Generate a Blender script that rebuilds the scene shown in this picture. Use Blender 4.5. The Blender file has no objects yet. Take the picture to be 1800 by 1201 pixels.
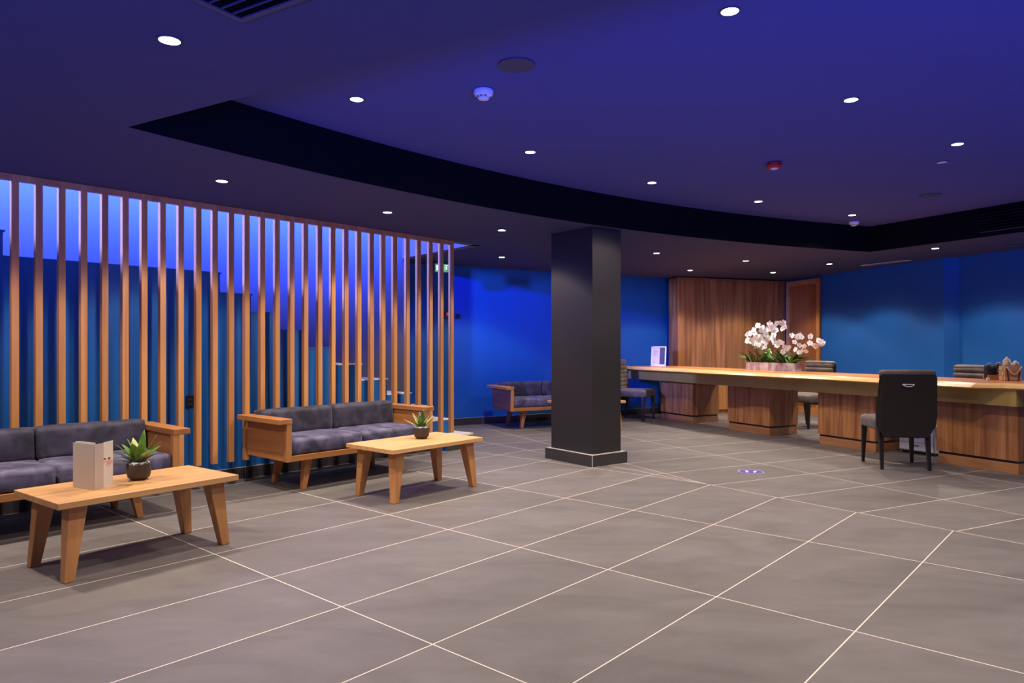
import bpy, bmesh, math, random
from mathutils import Vector, Matrix, noise
from mathutils.geometry import tessellate_polygon
random.seed(7)
C = bpy.context.scene.collection
PI = math.pi
R = math.radians

# ------------------------------------------------------------------ camera
F, HOR, CAMH = 1243.0, 606.0, 1.16           # focal length and horizon row for an 1800 px wide frame
cd = bpy.data.cameras.new('camera'); cam = bpy.data.objects.new('camera', cd); C.objects.link(cam)
cam.location = (0, 0, CAMH); cam.rotation_euler = (PI/2, 0, 0)
cd.sensor_fit = 'HORIZONTAL'; cd.sensor_width = 36.0; cd.lens = 36.0*F/1800.0
cd.shift_y = (HOR-600.5)/1800.0
cd.clip_start = .05
bpy.context.scene.camera = cam
sc = bpy.context.scene
sc.view_settings.view_transform = 'Standard'; sc.view_settings.look = 'None'
sc.view_settings.gamma = 1.0; sc.view_settings.use_curve_mapping = False
sc.view_settings.exposure = 0.0
sc.cycles.use_denoising = True
sc.cycles.max_bounces = 7; sc.cycles.diffuse_bounces = 4; sc.cycles.glossy_bounces = 3
sc.cycles.sample_clamp_indirect = 6.0

# wall frame of the stair side: D runs along the slat screen, N points into the room
A0 = R(48.65)
D = Vector((math.cos(A0), math.sin(A0))); N = Vector((math.sin(A0), -math.cos(A0)))
def LS(l, s): return D*l + N*s
def on_plane(px, s):
    r = Vector(((px-900)/F, 1.0)); return (r*(s/r.dot(N))).dot(D)
def at(px, py, z):                            # floor-plan position of a measured point at height z
    Y = F*(CAMH-z)/(py-HOR); return Vector(((px-900)*Y/F, Y))
ZL, ZU = 2.29, 2.60                           # lower and raised ceiling

# ------------------------------------------------------------------ materials
MATS = {}
def nodes(name):
    m = bpy.data.materials.new(name); m.use_nodes = True
    nt = m.node_tree; b = nt.nodes['Principled BSDF']
    return m, nt, b
def srgb(h):
    def f(c): c /= 255.0; return c/12.92 if c <= .04045 else ((c+.055)/1.055)**2.4
    return (f(h[0]), f(h[1]), f(h[2]), 1)
def plain(name, col, rough=.5, metal=0, spec=.5, bump=0, bscale=60, var=0, vscale=8):
    if name in MATS: return MATS[name]
    m, nt, b = nodes(name)
    b.inputs['Base Color'].default_value = (*col[:3], 1); b.inputs['Roughness'].default_value = rough
    b.inputs['Metallic'].default_value = metal; b.inputs['Specular IOR Level'].default_value = spec
    tc = nt.nodes.new('ShaderNodeTexCoord')
    if var:
        n = nt.nodes.new('ShaderNodeTexNoise'); n.inputs['Scale'].default_value = vscale; n.inputs['Detail'].default_value = 5
        nt.links.new(tc.outputs['Object'], n.inputs['Vector'])
        r = nt.nodes.new('ShaderNodeValToRGB'); e = r.color_ramp.elements
        e[0].position, e[1].position = .3, .7
        e[0].color = tuple(c*(1-var) for c in col[:3])+(1,); e[1].color = tuple(min(1, c*(1+var)) for c in col[:3])+(1,)
        nt.links.new(n.outputs['Fac'], r.inputs['Fac']); nt.links.new(r.outputs['Color'], b.inputs['Base Color'])
    if bump:
        n2 = nt.nodes.new('ShaderNodeTexNoise'); n2.inputs['Scale'].default_value = bscale
        nt.links.new(tc.outputs['Object'], n2.inputs['Vector'])
        bp = nt.nodes.new('ShaderNodeBump'); bp.inputs['Strength'].default_value = bump; bp.inputs['Distance'].default_value = .01
        nt.links.new(n2.outputs['Fac'], bp.inputs['Height']); nt.links.new(bp.outputs['Normal'], b.inputs['Normal'])
    MATS[name] = m; return m
def wood(name, c1, c2, axis='X', rough=.45, scale=1.0, seed=0.0, plank=0):
    m, nt, b = nodes(name)
    tc = nt.nodes.new('ShaderNodeTexCoord'); mp = nt.nodes.new('ShaderNodeMapping')
    s = {'X': (1.2, 22, 22), 'Y': (22, 1.2, 22), 'Z': (22, 22, 1.2)}[axis]
    mp.inputs['Scale'].default_value = tuple(v*scale for v in s); mp.inputs['Location'].default_value = (seed, seed*.7, seed*1.3)
    nt.links.new(tc.outputs['Object'], mp.inputs['Vector'])
    inf = nt.nodes.new('ShaderNodeObjectInfo')
    ad = nt.nodes.new('ShaderNodeVectorMath'); ad.operation = 'ADD'
    ml = nt.nodes.new('ShaderNodeVectorMath'); ml.operation = 'SCALE'; ml.inputs['Scale'].default_value = 40
    nt.links.new(inf.outputs['Random'], ml.inputs[0]); nt.links.new(mp.outputs['Vector'], ad.inputs[0]); nt.links.new(ml.outputs['Vector'], ad.inputs[1])
    n = nt.nodes.new('ShaderNodeTexNoise'); n.inputs['Scale'].default_value = 1.0; n.inputs['Detail'].default_value = 8; n.inputs['Distortion'].default_value = .6
    nt.links.new(ad.outputs['Vector'], n.inputs['Vector'])
    r = nt.nodes.new('ShaderNodeValToRGB'); e = r.color_ramp.elements
    e[0].position, e[1].position = .32, .68; e[0].color = (*c1[:3], 1); e[1].color = (*c2[:3], 1)
    nt.links.new(n.outputs['Fac'], r.inputs['Fac'])
    hv = nt.nodes.new('ShaderNodeHueSaturation')
    mr = nt.nodes.new('ShaderNodeMapRange'); mr.inputs['To Min'].default_value = .86; mr.inputs['To Max'].default_value = 1.1
    nt.links.new(inf.outputs['Random'], mr.inputs['Value']); nt.links.new(mr.outputs['Result'], hv.inputs['Value'])
    nt.links.new(r.outputs['Color'], hv.inputs['Color']); nt.links.new(hv.outputs['Color'], b.inputs['Base Color'])
    b.inputs['Roughness'].default_value = rough
    bp = nt.nodes.new('ShaderNodeBump'); bp.inputs['Strength'].default_value = .08; bp.inputs['Distance'].default_value = .004
    nt.links.new(n.outputs['Fac'], bp.inputs['Height']); nt.links.new(bp.outputs['Normal'], b.inputs['Normal'])
    MATS[name] = m; return m
def emit(name, col, strength):
    m = bpy.data.materials.new(name); m.use_nodes = True; nt = m.node_tree; nt.nodes.clear()
    o = nt.nodes.new('ShaderNodeOutputMaterial'); e = nt.nodes.new('ShaderNodeEmission')
    e.inputs['Color'].default_value = (*col, 1); e.inputs['Strength'].default_value = strength
    nt.links.new(e.outputs[0], o.inputs[0]); return m
def velvet(name, c1, c2, rough=.7):
    m, nt, b = nodes(name)
    tc = nt.nodes.new('ShaderNodeTexCoord')
    n = nt.nodes.new('ShaderNodeTexNoise'); n.inputs['Scale'].default_value = 8.0; n.inputs['Detail'].default_value = 7; n.inputs['Distortion'].default_value = .5
    inf = nt.nodes.new('ShaderNodeObjectInfo'); ml = nt.nodes.new('ShaderNodeVectorMath'); ml.operation = 'SCALE'; ml.inputs['Scale'].default_value = 30
    ad = nt.nodes.new('ShaderNodeVectorMath'); ad.operation = 'ADD'
    nt.links.new(inf.outputs['Random'], ml.inputs[0]); nt.links.new(tc.outputs['Object'], ad.inputs[0]); nt.links.new(ml.outputs['Vector'], ad.inputs[1])
    nt.links.new(ad.outputs['Vector'], n.inputs['Vector'])
    r = nt.nodes.new('ShaderNodeValToRGB'); e = r.color_ramp.elements
    e[0].position, e[1].position = .38, .66; e[0].color = (*c1, 1); e[1].color = (*c2, 1)
    nt.links.new(n.outputs['Fac'], r.inputs['Fac']); nt.links.new(r.outputs['Color'], b.inputs['Base Color'])
    b.inputs['Roughness'].default_value = rough
    b.inputs['Sheen Weight'].default_value = .18; b.inputs['Sheen Roughness'].default_value = .4
    bp = nt.nodes.new('ShaderNodeBump'); bp.inputs['Strength'].default_value = .25; bp.inputs['Distance'].default_value = .02
    nt.links.new(n.outputs['Fac'], bp.inputs['Height']); nt.links.new(bp.outputs['Normal'], b.inputs['Normal'])
    return m

def floor_material():
    m, nt, b = nodes('grey_floor_tiles')
    L = nt.links
    g = nt.nodes.new('ShaderNodeNewGeometry'); sep = nt.nodes.new('ShaderNodeSeparateXYZ'); L.new(g.outputs['Position'], sep.inputs[0])
    def M(op, a, bb=None, c=None):
        n = nt.nodes.new('ShaderNodeMath'); n.operation = op
        for k, v in enumerate((a, bb, c)):
            if v is None: continue
            if isinstance(v, (int, float)): n.inputs[k].default_value = v
            else: L.new(v, n.inputs[k])
        return n.outputs[0]
    X, Y = sep.outputs[0], sep.outputs[1]
    def lin(cx, cy, c0): return M('ADD', M('ADD', M('MULTIPLY', X, cx), M('MULTIPLY', Y, cy)), c0)
    def grid(u, v, su, sv, hw):
        def line(w, s):
            f = M('FRACT', M('DIVIDE', w, s)); d = M('MULTIPLY', M('MINIMUM', f, M('SUBTRACT', 1.0, f)), s)
            return M('LESS_THAN', d, hw)
        gl = M('MAXIMUM', line(u, su), line(v, sv))
        cu = M('FLOOR', M('DIVIDE', u, su)); cv = M('FLOOR', M('DIVIDE', v, sv))
        return gl, cu, cv
    c, s = math.cos(A0), math.sin(A0)
    gl, lu, lv = grid(lin(c, s, -1.851), lin(s, -c, 3.229), 1.2134, .5953, .0026)
    a = R(26.7); c2, s2 = math.cos(a), math.sin(a)
    gr, ru, rv = grid(lin(c2, s2, -5.26), lin(-s2, c2, -3.876), 1.172, .5965, .0026)
    # oblique joint where the two tile directions meet
    ax, ay, bx, by = -.347, 8.447, 2.75, 4.405
    ln = math.hypot(bx-ax, by-ay); nx, ny = -(by-ay)/ln, (bx-ax)/ln
    sd = lin(nx, ny, -(nx*ax+ny*ay))
    zr = M('GREATER_THAN', sd, 0.0)
    seam = M('LESS_THAN', M('ABSOLUTE', sd), .0026)
    def mix(f, p, q): return M('ADD', M('MULTIPLY', f, q), M('MULTIPLY', M('SUBTRACT', 1.0, f), p))
    grout = M('MAXIMUM', seam, mix(zr, gl, gr))
    idu, idv = mix(zr, lu, M('ADD', ru, 50)), mix(zr, lv, M('ADD', rv, 50))
    cmb = nt.nodes.new('ShaderNodeCombineXYZ'); L.new(idu, cmb.inputs[0]); L.new(idv, cmb.inputs[1])
    wn = nt.nodes.new('ShaderNodeTexWhiteNoise'); wn.noise_dimensions = '2D'; L.new(cmb.outputs[0], wn.inputs['Vector'])
    off = nt.nodes.new('ShaderNodeVectorMath'); off.operation = 'SCALE'; off.inputs['Scale'].default_value = 20; L.new(wn.outputs['Color'], off.inputs[0])
    av = nt.nodes.new('ShaderNodeVectorMath'); av.operation = 'ADD'; L.new(g.outputs['Position'], av.inputs[0]); L.new(off.outputs['Vector'], av.inputs[1])
    n1 = nt.nodes.new('ShaderNodeTexNoise'); n1.inputs['Scale'].default_value = 2.6; n1.inputs['Detail'].default_value = 7; n1.inputs['Roughness'].default_value = .62; n1.inputs['Distortion'].default_value = .8
    mp = nt.nodes.new('ShaderNodeMapping'); mp.inputs['Rotation'].default_value = (0, 0, -A0); mp.inputs['Scale'].default_value = (.6, 1.6, 1)
    L.new(av.outputs['Vector'], mp.inputs['Vector']); L.new(mp.outputs['Vector'], n1.inputs['Vector'])
    rp = nt.nodes.new('ShaderNodeValToRGB'); e = rp.color_ramp.elements
    e[0].position, e[1].position = .28, .74
    e[0].color = (.113, .097, .092, 1); e[1].color = (.172, .152, .146, 1)
    L.new(n1.outputs['Fac'], rp.inputs['Fac'])
    hs = nt.nodes.new('ShaderNodeHueSaturation'); mr = nt.nodes.new('ShaderNodeMapRange')
    mr.inputs['To Min'].default_value = .92; mr.inputs['To Max'].default_value = 1.06
    L.new(wn.outputs['Value'], mr.inputs['Value']); L.new(mr.outputs['Result'], hs.inputs['Value']); L.new(rp.outputs['Color'], hs.inputs['Color'])
    mx = nt.nodes.new('ShaderNodeMix'); mx.data_type = 'RGBA'
    L.new(grout, mx.inputs['Factor']); L.new(hs.outputs['Color'], mx.inputs['A']); mx.inputs['B'].default_value = (.78, .66, .56, 1)
    L.new(mx.outputs['Result'], b.inputs['Base Color'])
    n3 = nt.nodes.new('ShaderNodeTexNoise'); n3.inputs['Scale'].default_value = 9; n3.inputs['Detail'].default_value = 6
    L.new(g.outputs['Position'], n3.inputs['Vector'])
    rr = nt.nodes.new('ShaderNodeMapRange'); rr.inputs['To Min'].default_value = .48; rr.inputs['To Max'].default_value = .66
    L.new(n3.outputs['Fac'], rr.inputs['Value']); L.new(rr.outputs['Result'], b.inputs['Roughness'])
    b.inputs['Specular IOR Level'].default_value = .35
    return m

W_LIGHT = ((.42, .175, .055), (.57, .27, .095))
W_RED = ((.215, .078, .026), (.36, .145, .05))
wood_top = wood('oak_tabletop', (.53, .265, .095), (.68, .385, .155), 'X', .42, .8)
wood_x = wood('oak_along', *W_LIGHT, axis='X'); wood_y = wood('oak_across', *W_LIGHT, axis='Y'); wood_z = wood('oak_upright', *W_LIGHT, axis='Z')
sofa_x = wood('sofa_wood_along', (.36, .135, .036), (.51, .22, .068), 'X'); sofa_y = wood('sofa_wood_across', (.36, .135, .036), (.51, .22, .068), 'Y'); sofa_z = wood('sofa_wood_upright', (.40, .16, .046), (.54, .24, .078), 'Z')
slat_mat = wood('slat_wood', (.48, .195, .058), (.66, .315, .108), 'Z', .5, .7)
desk_front = wood('desk_veneer', (.24, .082, .022), (.56, .245, .082), 'Z', .5, .9)
plinth_wood = wood('desk_plinth_wood', (.36, .15, .05), (.52, .24, .09), 'X', .5)
cab_mat = wood('cabinet_veneer', (.22, .084, .023), (.48, .215, .07), 'Z', .5, .6)
door_mat = wood('door_veneer', (.26, .075, .02), (.38, .13, .04), 'Z', .5, .5)
slab_mat = wood('slab_heartwood', (.42, .13, .035), (.62, .26, .075), 'X', .32, .35)
sap_mat = wood('slab_sapwood', (.66, .34, .11), (.85, .52, .22), 'X', .35, .4)
crate_mat = wood('crate_wood', (.50, .30, .13), (.66, .42, .2), 'X', .6)
blue = plain('blue_paint', (.003, .104, .395), .55, var=.04, vscale=2)
blue_dark = blue
ceil_mat = plain('soffit_bluish_lit', (.070, .067, .118), .8, spec=.15); ceil_up = plain('raised_ceiling_blue_lit', (.085, .090, .27), .8, spec=.15)  # both colours take in some of the blue light falling on the ceilings
fascia_mat = plain('black_fascia', (.003, .004, .006), .6, spec=.1)  # near-black, far darker than both ceilings
col_mat = plain('charcoal_paint', (.030, .0265, .027), .5, spec=.3)
stair_wall_mat = plain('grey_stairwell_paint', (.135, .13, .15), .8)
tile_dark = plain('dark_tile', (.045, .040, .041), .4, var=.15, vscale=6)
grout_mat = plain('pale_grout', (.45, .40, .36), .8)
marble = plain('pale_marble', (.80, .72, .62), .35, var=.06)
white_plastic = plain('white_plastic', (.78, .78, .80), .4)
black_plastic = plain('black_plastic', (.012, .012, .014), .35)
red_plastic = plain('red_plastic', (.45, .012, .012), .4)
grey_grille = plain('dark_grille', (.010, .010, .022), .7)
rim_grey = plain('grille_rim', (.055, .055, .085), .5)
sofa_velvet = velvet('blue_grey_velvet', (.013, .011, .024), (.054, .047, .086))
seat_velvet_lit = velvet('blue_grey_velvet_lit', (.036, .031, .068), (.140, .123, .215))  # same velvet, lighter and bluer for the light falling on the seats
taupe = velvet('taupe_velvet', (.085, .062, .055), (.15, .115, .10))
shell = plain('dark_brown_leather', (.016, .011, .009), .45, bump=.1, bscale=120)
dark_leg = plain('dark_stained_wood', (.014, .010, .009), .35)
chrome = plain('chrome', (.85, .85, .87), .12, 1)
brass = plain('brushed_brass', (.52, .36, .09), .45, .35, var=.1, vscale=3)
pot_mat = plain('brown_ceramic', (.050, .035, .026), .55, bump=.05)
pebble_mat = plain('white_pebbles', (.85, .78, .68), .7, var=.2, vscale=90)
leaf_a = plain('leaf_green', (.10, .23, .022), .4, var=.35, vscale=22)
leaf_b = plain('leaf_dark', (.028, .075, .016), .4, var=.35, vscale=22)
leaf_c = plain('leaf_pale', (.50, .55, .20), .45, var=.15, vscale=22)
orchid_leaf = plain('orchid_leaf', (.075, .20, .032), .3, var=.3, vscale=12)
petal = plain('orchid_petal', (.90, .93, .97), .55)
lip = plain('orchid_lip', (.75, .45, .30), .5)
stem_mat = plain('orchid_stem', (.16, .17, .05), .5)
planter_mat = plain('lilac_grey_planter', (.62, .54, .58), .6, var=.25, vscale=9)
paper = plain('cream_card', (.52, .43, .36), .7)
paper_w = plain('white_paper', (.68, .60, .53), .7)
print_pink = plain('print_pink', (.62, .25, .18), .7)
print_brown = plain('print_brown', (.09, .045, .03), .7)
print_grey = plain('print_grey', (.46, .40, .36), .7)
photo_dark = plain('photo_dark', (.06, .06, .075), .4, var=.3, vscale=14)
text_grey = plain('text_grey', (.36, .36, .40), .7)
sticker_blue = plain('sticker_purple_blue', (.085, .055, .33), .4)
sticker_white = plain('sticker_white', (.80, .72, .95), .4)
sign_green = emit('exit_sign_green', (.10, .42, .22), .9)
sign_white = emit('exit_sign_white', (.8, 1.0, .9), 1.6)
lamp_on = emit('lamp_lens', (.93, .95, 1.0), 14)
lamp_off = plain('lamp_off_lens', (.62, .62, .62), .4)

# ------------------------------------------------------------------ mesh helpers
def BM(): return bmesh.new()
def obj(name, bm, mats, parent=None, smooth=False):
    me = bpy.data.meshes.new(name); bmesh.ops.recalc_face_normals(bm, faces=bm.faces[:]); bm.to_mesh(me); bm.free()
    for m in (mats if isinstance(mats, (list, tuple)) else [mats]): me.materials.append(m)
    if smooth:
        for p in me.polygons: p.use_smooth = True
    o = bpy.data.objects.new(name, me); C.objects.link(o)
    if parent: o.parent = parent
    return o
def thing(name, label, cat, loc=(0, 0, 0), rz=0, group=None):
    o = bpy.data.objects.new(name, None); C.objects.link(o); o.empty_display_size = .1
    o.location = loc; o.rotation_euler = (0, 0, rz); o['label'] = label; o['category'] = cat
    if group: o['group'] = group
    return o
def tag(o, label, cat, group=None):
    o['label'] = label; o['category'] = cat
    if group: o['group'] = group
    return o
def struct(name, bm, m, parent=None, smooth=False):
    o = obj(name, bm, m, parent, smooth)
    if not parent: o['kind'] = 'structure'
    return o
def dup(root, loc, rz, label):
    r = root.copy(); C.objects.link(r); r.location = loc; r.rotation_euler = (0, 0, rz); r['label'] = label
    for ch in list(root.children):
        c = ch.copy(); C.objects.link(c); c.parent = r
        for g in ch.children:
            d = g.copy(); C.objects.link(d); d.parent = c
    return r
def box(bm, x0, x1, y0, y1, z0, z1, bev=0, mi=0, seg=2):
    v = [bm.verts.new(p) for p in ((x0,y0,z0),(x1,y0,z0),(x1,y1,z0),(x0,y1,z0),(x0,y0,z1),(x1,y0,z1),(x1,y1,z1),(x0,y1,z1))]
    fs = [bm.faces.new([v[i] for i in q]) for q in ((3,2,1,0),(4,5,6,7),(0,1,5,4),(1,2,6,5),(2,3,7,6),(3,0,4,7))]
    for f in fs: f.material_index = mi
    if bev:
        es = list({e for f in fs for e in f.edges})
        bmesh.ops.bevel(bm, geom=es, offset=bev, segments=seg, profile=.5, affect='EDGES')
    return bm
def hexa(bm, bot, top, bev=0):
    v = [bm.verts.new(p) for p in list(bot)+list(top)]
    fs = [bm.faces.new([v[i] for i in q]) for q in ((3,2,1,0),(4,5,6,7),(0,1,5,4),(1,2,6,5),(2,3,7,6),(3,0,4,7))]
    if bev: bmesh.ops.bevel(bm, geom=list({e for f in fs for e in f.edges}), offset=bev, segments=2, profile=.5, affect='EDGES')
    return bm
def leg(bm, bx, by, tx, ty, h, wb, wt, z0=0, bev=.004):
    def sq(x, y, z, w): return [(x-w/2, y-w/2, z), (x+w/2, y-w/2, z), (x+w/2, y+w/2, z), (x-w/2, y+w/2, z)]
    return hexa(bm, sq(bx, by, z0, wb), sq(tx, ty, h, wt), bev)
def prism(bm, poly, z0, z1, mi=0):
    b_ = [bm.verts.new((p[0], p[1], z0)) for p in poly]; t_ = [bm.verts.new((p[0], p[1], z1)) for p in poly]
    n = len(poly); fs = [bm.faces.new(b_[::-1]), bm.faces.new(t_)]
    for i in range(n): fs.append(bm.faces.new((b_[i], b_[(i+1) % n], t_[(i+1) % n], t_[i])))
    for f in fs: f.material_index = mi
    return bm
def lathe(bm, prof, n=32, cx=0, cy=0):
    rings = [[bm.verts.new((cx+r*math.cos(2*PI*k/n), cy+r*math.sin(2*PI*k/n), z)) for k in range(n)] for r, z in prof]
    for a, b_ in zip(rings, rings[1:]):
        for k in range(n): bm.faces.new((a[k], a[(k+1) % n], b_[(k+1) % n], b_[k]))
    bm.faces.new(rings[0][::-1]); bm.faces.new(rings[-1]); return bm
def tube(bm, pts, r, n=8, r2=None):
    pts = [Vector(p) for p in pts]; rings = []
    for i, p in enumerate(pts):
        t = (pts[min(i+1, len(pts)-1)]-pts[max(i-1, 0)]).normalized()
        a = t.cross(Vector((0, 0, 1)))
        if a.length < .01: a = t.cross(Vector((1, 0, 0)))
        a.normalize(); b_ = t.cross(a); rr = r if r2 is None else r+(r2-r)*i/(len(pts)-1)
        rings.append([bm.verts.new(p+(a*math.cos(2*PI*k/n)+b_*math.sin(2*PI*k/n))*rr) for k in range(n)])
    for a, b_ in zip(rings, rings[1:]):
        for k in range(n): bm.faces.new((a[k], a[(k+1) % n], b_[(k+1) % n], b_[k]))
    bm.faces.new(rings[0][::-1]); bm.faces.new(rings[-1]); return bm
def cushion(bm, x0, x1, y0, y1, z0, z1, r=.03, crown=.012, axis=2, seed=0, wob=.003):
    c = Vector(((x0+x1)/2, (y0+y1)/2, (z0+z1)/2)); h = Vector(((x1-x0)/2, (y1-y0)/2, (z1-z0)/2))
    sub = [max(4, int(2*q/.035)) for q in h]
    verts = {}
    def vert(i, j, k):
        key = (i, j, k)
        if key not in verts:
            p = Vector((-h[0]+2*h[0]*i/sub[0], -h[1]+2*h[1]*j/sub[1], -h[2]+2*h[2]*k/sub[2]))
            q = Vector([max(-h[a]+r, min(h[a]-r, p[a])) for a in range(3)])
            d = p-q
            if d.length > 1e-9: p = q+d.normalized()*r
            o = [a for a in range(3) if a != axis]
            w = max(0, 1-(p[o[0]]/h[o[0]])**2)*max(0, 1-(p[o[1]]/h[o[1]])**2)
            p[axis] += (1 if p[axis] > 0 else -1)*crown*w**.5 if axis != 2 or p[2] > 0 else 0
            nz = noise.noise_vector((p+Vector((seed, seed*2, 0)))*7)
            verts[key] = bm.verts.new(c+p+nz*wob)
        return verts[key]
    for a in range(3):
        u, v = [q for q in range(3) if q != a]
        for side in (0, sub[a]):
            for i in range(sub[u]):
                for j in range(sub[v]):
                    def K(ii, jj):
                        k = [0, 0, 0]; k[a] = side; k[u] = ii; k[v] = jj; return vert(*k)
                    bm.faces.new((K(i, j), K(i+1, j), K(i+1, j+1), K(i, j+1)))
    return bm
def poly_face(bm, loops, z):
    vs = [[Vector((p[0], p[1], z)) for p in l] for l in loops]
    tris = tessellate_polygon(vs); flat = [bm.verts.new(v) for l in vs for v in l]
    for t in tris: bm.faces.new([flat[i] for i in t])
    return bm

# ------------------------------------------------------------------ room shell
bm = BM(); box(bm, -12, 11, -2.6, 15, -.1, 0); o = struct('floor', bm, floor_material())
p0, p1, p2 = Vector((-1.994, 3.672)), Vector((.30, 7.15)), Vector((4.367, 8.617))
arc = [p0*(1-t)**2+p1*2*t*(1-t)+p2*t*t for t in [k/32 for k in range(33)]]
raised = arc+[Vector((7.35, 2.55)), Vector((3.5, .474))]
well = [LS(-1.2, -5.58), LS(5.83, -5.58), LS(6.13, -7.2), LS(-1.2, -7.2)]
WPTS = [Vector((8.75, -1.6)), Vector((5.77, 9.12)), Vector((5.61, 9.18)), Vector((4.626, 13.12)), Vector((-3.2, 8.842))]   # right and back walls, seen from above
outer = [Vector((-12, .3)), Vector((11, .3)), Vector((11, 15)), Vector((-12, 15))]
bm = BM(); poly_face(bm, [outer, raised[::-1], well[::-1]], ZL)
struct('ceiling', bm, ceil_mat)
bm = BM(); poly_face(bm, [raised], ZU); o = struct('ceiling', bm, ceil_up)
bm = BM()                                                     # dark upright band between the two ceiling levels
lo = [bm.verts.new((p.x, p.y, ZL)) for p in raised]; hi = [bm.verts.new((p.x, p.y, ZU)) for p in raised]
for i in range(len(raised)):
    j = (i+1) % len(raised); bm.faces.new((lo[i], lo[j], hi[j], hi[i]))
struct('trim_1', bm, fascia_mat)
def wall(name, a, b, z0, z1, m, t=.12, back=1):
    a, b = Vector(a), Vector(b); n = Vector((-(b-a).y, (b-a).x)).normalized()*t*back
    bm = BM(); prism(bm, [a, b, b+n, a+n], z0, z1); return struct(name, bm, m)
wall('wall_right', WPTS[0], WPTS[1], 0, ZL, blue, back=-1)
wall('wall_right', WPTS[1], WPTS[2], 0, ZL, blue, back=-1)
wall('wall_right', WPTS[2], WPTS[3], 0, ZL, blue, back=-1)
wall('wall_back', WPTS[3], WPTS[4], 0, ZL, blue, back=-1)
PD = Vector((math.cos(R(28.66)), math.sin(R(28.66)))); PN = Vector((PD.y, -PD.x))
def skirting(name, a, b, n, joints):
    a, b = Vector(a), Vector(b)
    bm = BM(); prism(bm, [a, b, b+n*.012, a+n*.012], 0, .098); o = struct(name, bm, tile_dark)
    bm = BM(); prism(bm, [a, b, b+n*.013, a+n*.013], .098, .102)
    for t in joints:
        q = a+(b-a).normalized()*t; e = (b-a).normalized()*.003
        prism(bm, [q, q+e, q+e+n*.0135, q+n*.0135], 0, .099)
    struct('grout_line', bm, grout_mat, o)
W0 = Vector(WPTS[4]); wl = (WPTS[3]-W0).length
skirting('baseboard_back', W0, WPTS[3], PN, [k*.6+.15 for k in range(14)])
skirting('baseboard_right', WPTS[2], WPTS[3], Vector((-.97, -.242)), [k*.6 for k in range(6)])
# stairwell above and behind the stairs
ZT = 3.9; SP_ = -5.80
wall('wall_left', LS(-1.2, -7.2), LS(6.13, -7.2), 0, ZT, stair_wall_mat, back=1)
wall('wall_left', LS(6.13, -7.2), LS(5.83, -5.58), ZL+.001, ZT, stair_wall_mat, back=-1)
wall('wall_left', LS(5.83, -5.58), LS(-1.2, -5.58), ZL+.001, ZT, stair_wall_mat, back=-1)
wall('wall_left', LS(-1.2, -5.58), LS(-1.2, -7.2), 0, ZT, stair_wall_mat, back=-1)
wall('wall_left', LS(-6.5, SP_), LS(-1.2, SP_), 0, ZL, blue, back=1)
bm = BM(); poly_face(bm, [[LS(-1.3, -5.45), LS(6.1, -5.45), LS(6.3, -7.35), LS(-1.3, -7.35)]], ZT); struct('ceiling', bm, stair_wall_mat)

# ------------------------------------------------------------------ staircase
st = thing('staircase', 'stepped blue staircase rising to the left behind the wooden slats', 'staircase')
SP = -5.80
nose = [5.55, 5.26, 4.96, 4.632, 4.31, 3.995, 3.701, 3.408, 3.134, 2.855]       # second step upwards
hts = [.325, .487, .650, .812, .972, 1.137, 1.296, 1.450, 1.603, 1.770]
prof = [(5.70, 0), (5.70, .135)]
side = [(5.55, 0)]
for k, (l, h) in enumerate(zip(nose, hts)):
    side.append((l, h-.012))
    nl = nose[k+1] if k+1 < len(nose) else 1.328
    side.append((nl, h-.012))
side += [(1.328, 1.933), (.2, 1.933), (.2, 0)]
bm = BM()
f1 = [bm.verts.new((*LS(l, SP), z)) for l, z in side]; f2 = [bm.verts.new((*LS(l, -7.19), z)) for l, z in side]
bm.faces.new(f1); bm.faces.new(f2[::-1])
for i in range(len(side)):
    j = (i+1) % len(side); bm.faces.new((f1[i], f2[i], f2[j], f1[j]))
obj('stair_body', bm, blue, st)
for k, (l, h) in enumerate(zip(nose, hts)):
    nl = nose[k+1] if k+1 < len(nose) else 1.328
    bm = BM(); q = [LS(l+.012, SP+.003), LS(l+.012, -7.19), LS(nl, -7.19), LS(nl, SP+.003)]
    prism(bm, q, h-.012, h); obj('tread', bm, marble if k < 5 else blue, st)
bm = BM(); prism(bm, [LS(1.34, SP+.003), LS(1.34, -7.19), LS(.2, -7.19), LS(.2, SP+.003)], 1.933, 1.945); obj('tread', bm, blue, st)
bm = BM(); prism(bm, [LS(5.69, -5.615), LS(5.69, -7.19), LS(5.54, -7.19), LS(5.30, -5.79), LS(5.30, -5.615)], 0, .147); obj('riser', bm, blue, st)
bm = BM(); prism(bm, [LS(5.705, -5.60), LS(5.705, -7.19), LS(5.54, -7.19), LS(5.28, -5.79), LS(5.28, -5.60)], .147, .165); obj('tread', bm, marble, st)
bm = BM(); prism(bm, [LS(5.69, -5.605), LS(5.305, -5.605), LS(5.305, -5.614), LS(5.69, -5.614)], 0, .06); obj('step_skirting', bm, tile_dark, st)
skirting('baseboard_left', LS(.2, SP+.001), LS(5.29, SP+.001), N, [on_plane(p, SP) - .2 for p in (430, 433.5)]+[on_plane(433, SP)-.2+1.2134*k for k in (-2, -1, 1)])
pl = LS(2.60, SP+.001)
so = thing('power_socket', 'black double power socket on the blue stair side between slats', 'socket', (*LS(on_plane(333, SP), SP+.001), .645), A0)
bm = BM(); box(bm, -.036, .036, -.012, 0, 0, .10, .006); obj('plate', bm, black_plastic, so)
bm = BM(); box(bm, -.018, .018, -.014, -.012, .02, .04, .0); box(bm, -.018, .018, -.014, -.012, .058, .078); obj('socket_hole', bm, rim_grey, so)

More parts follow.
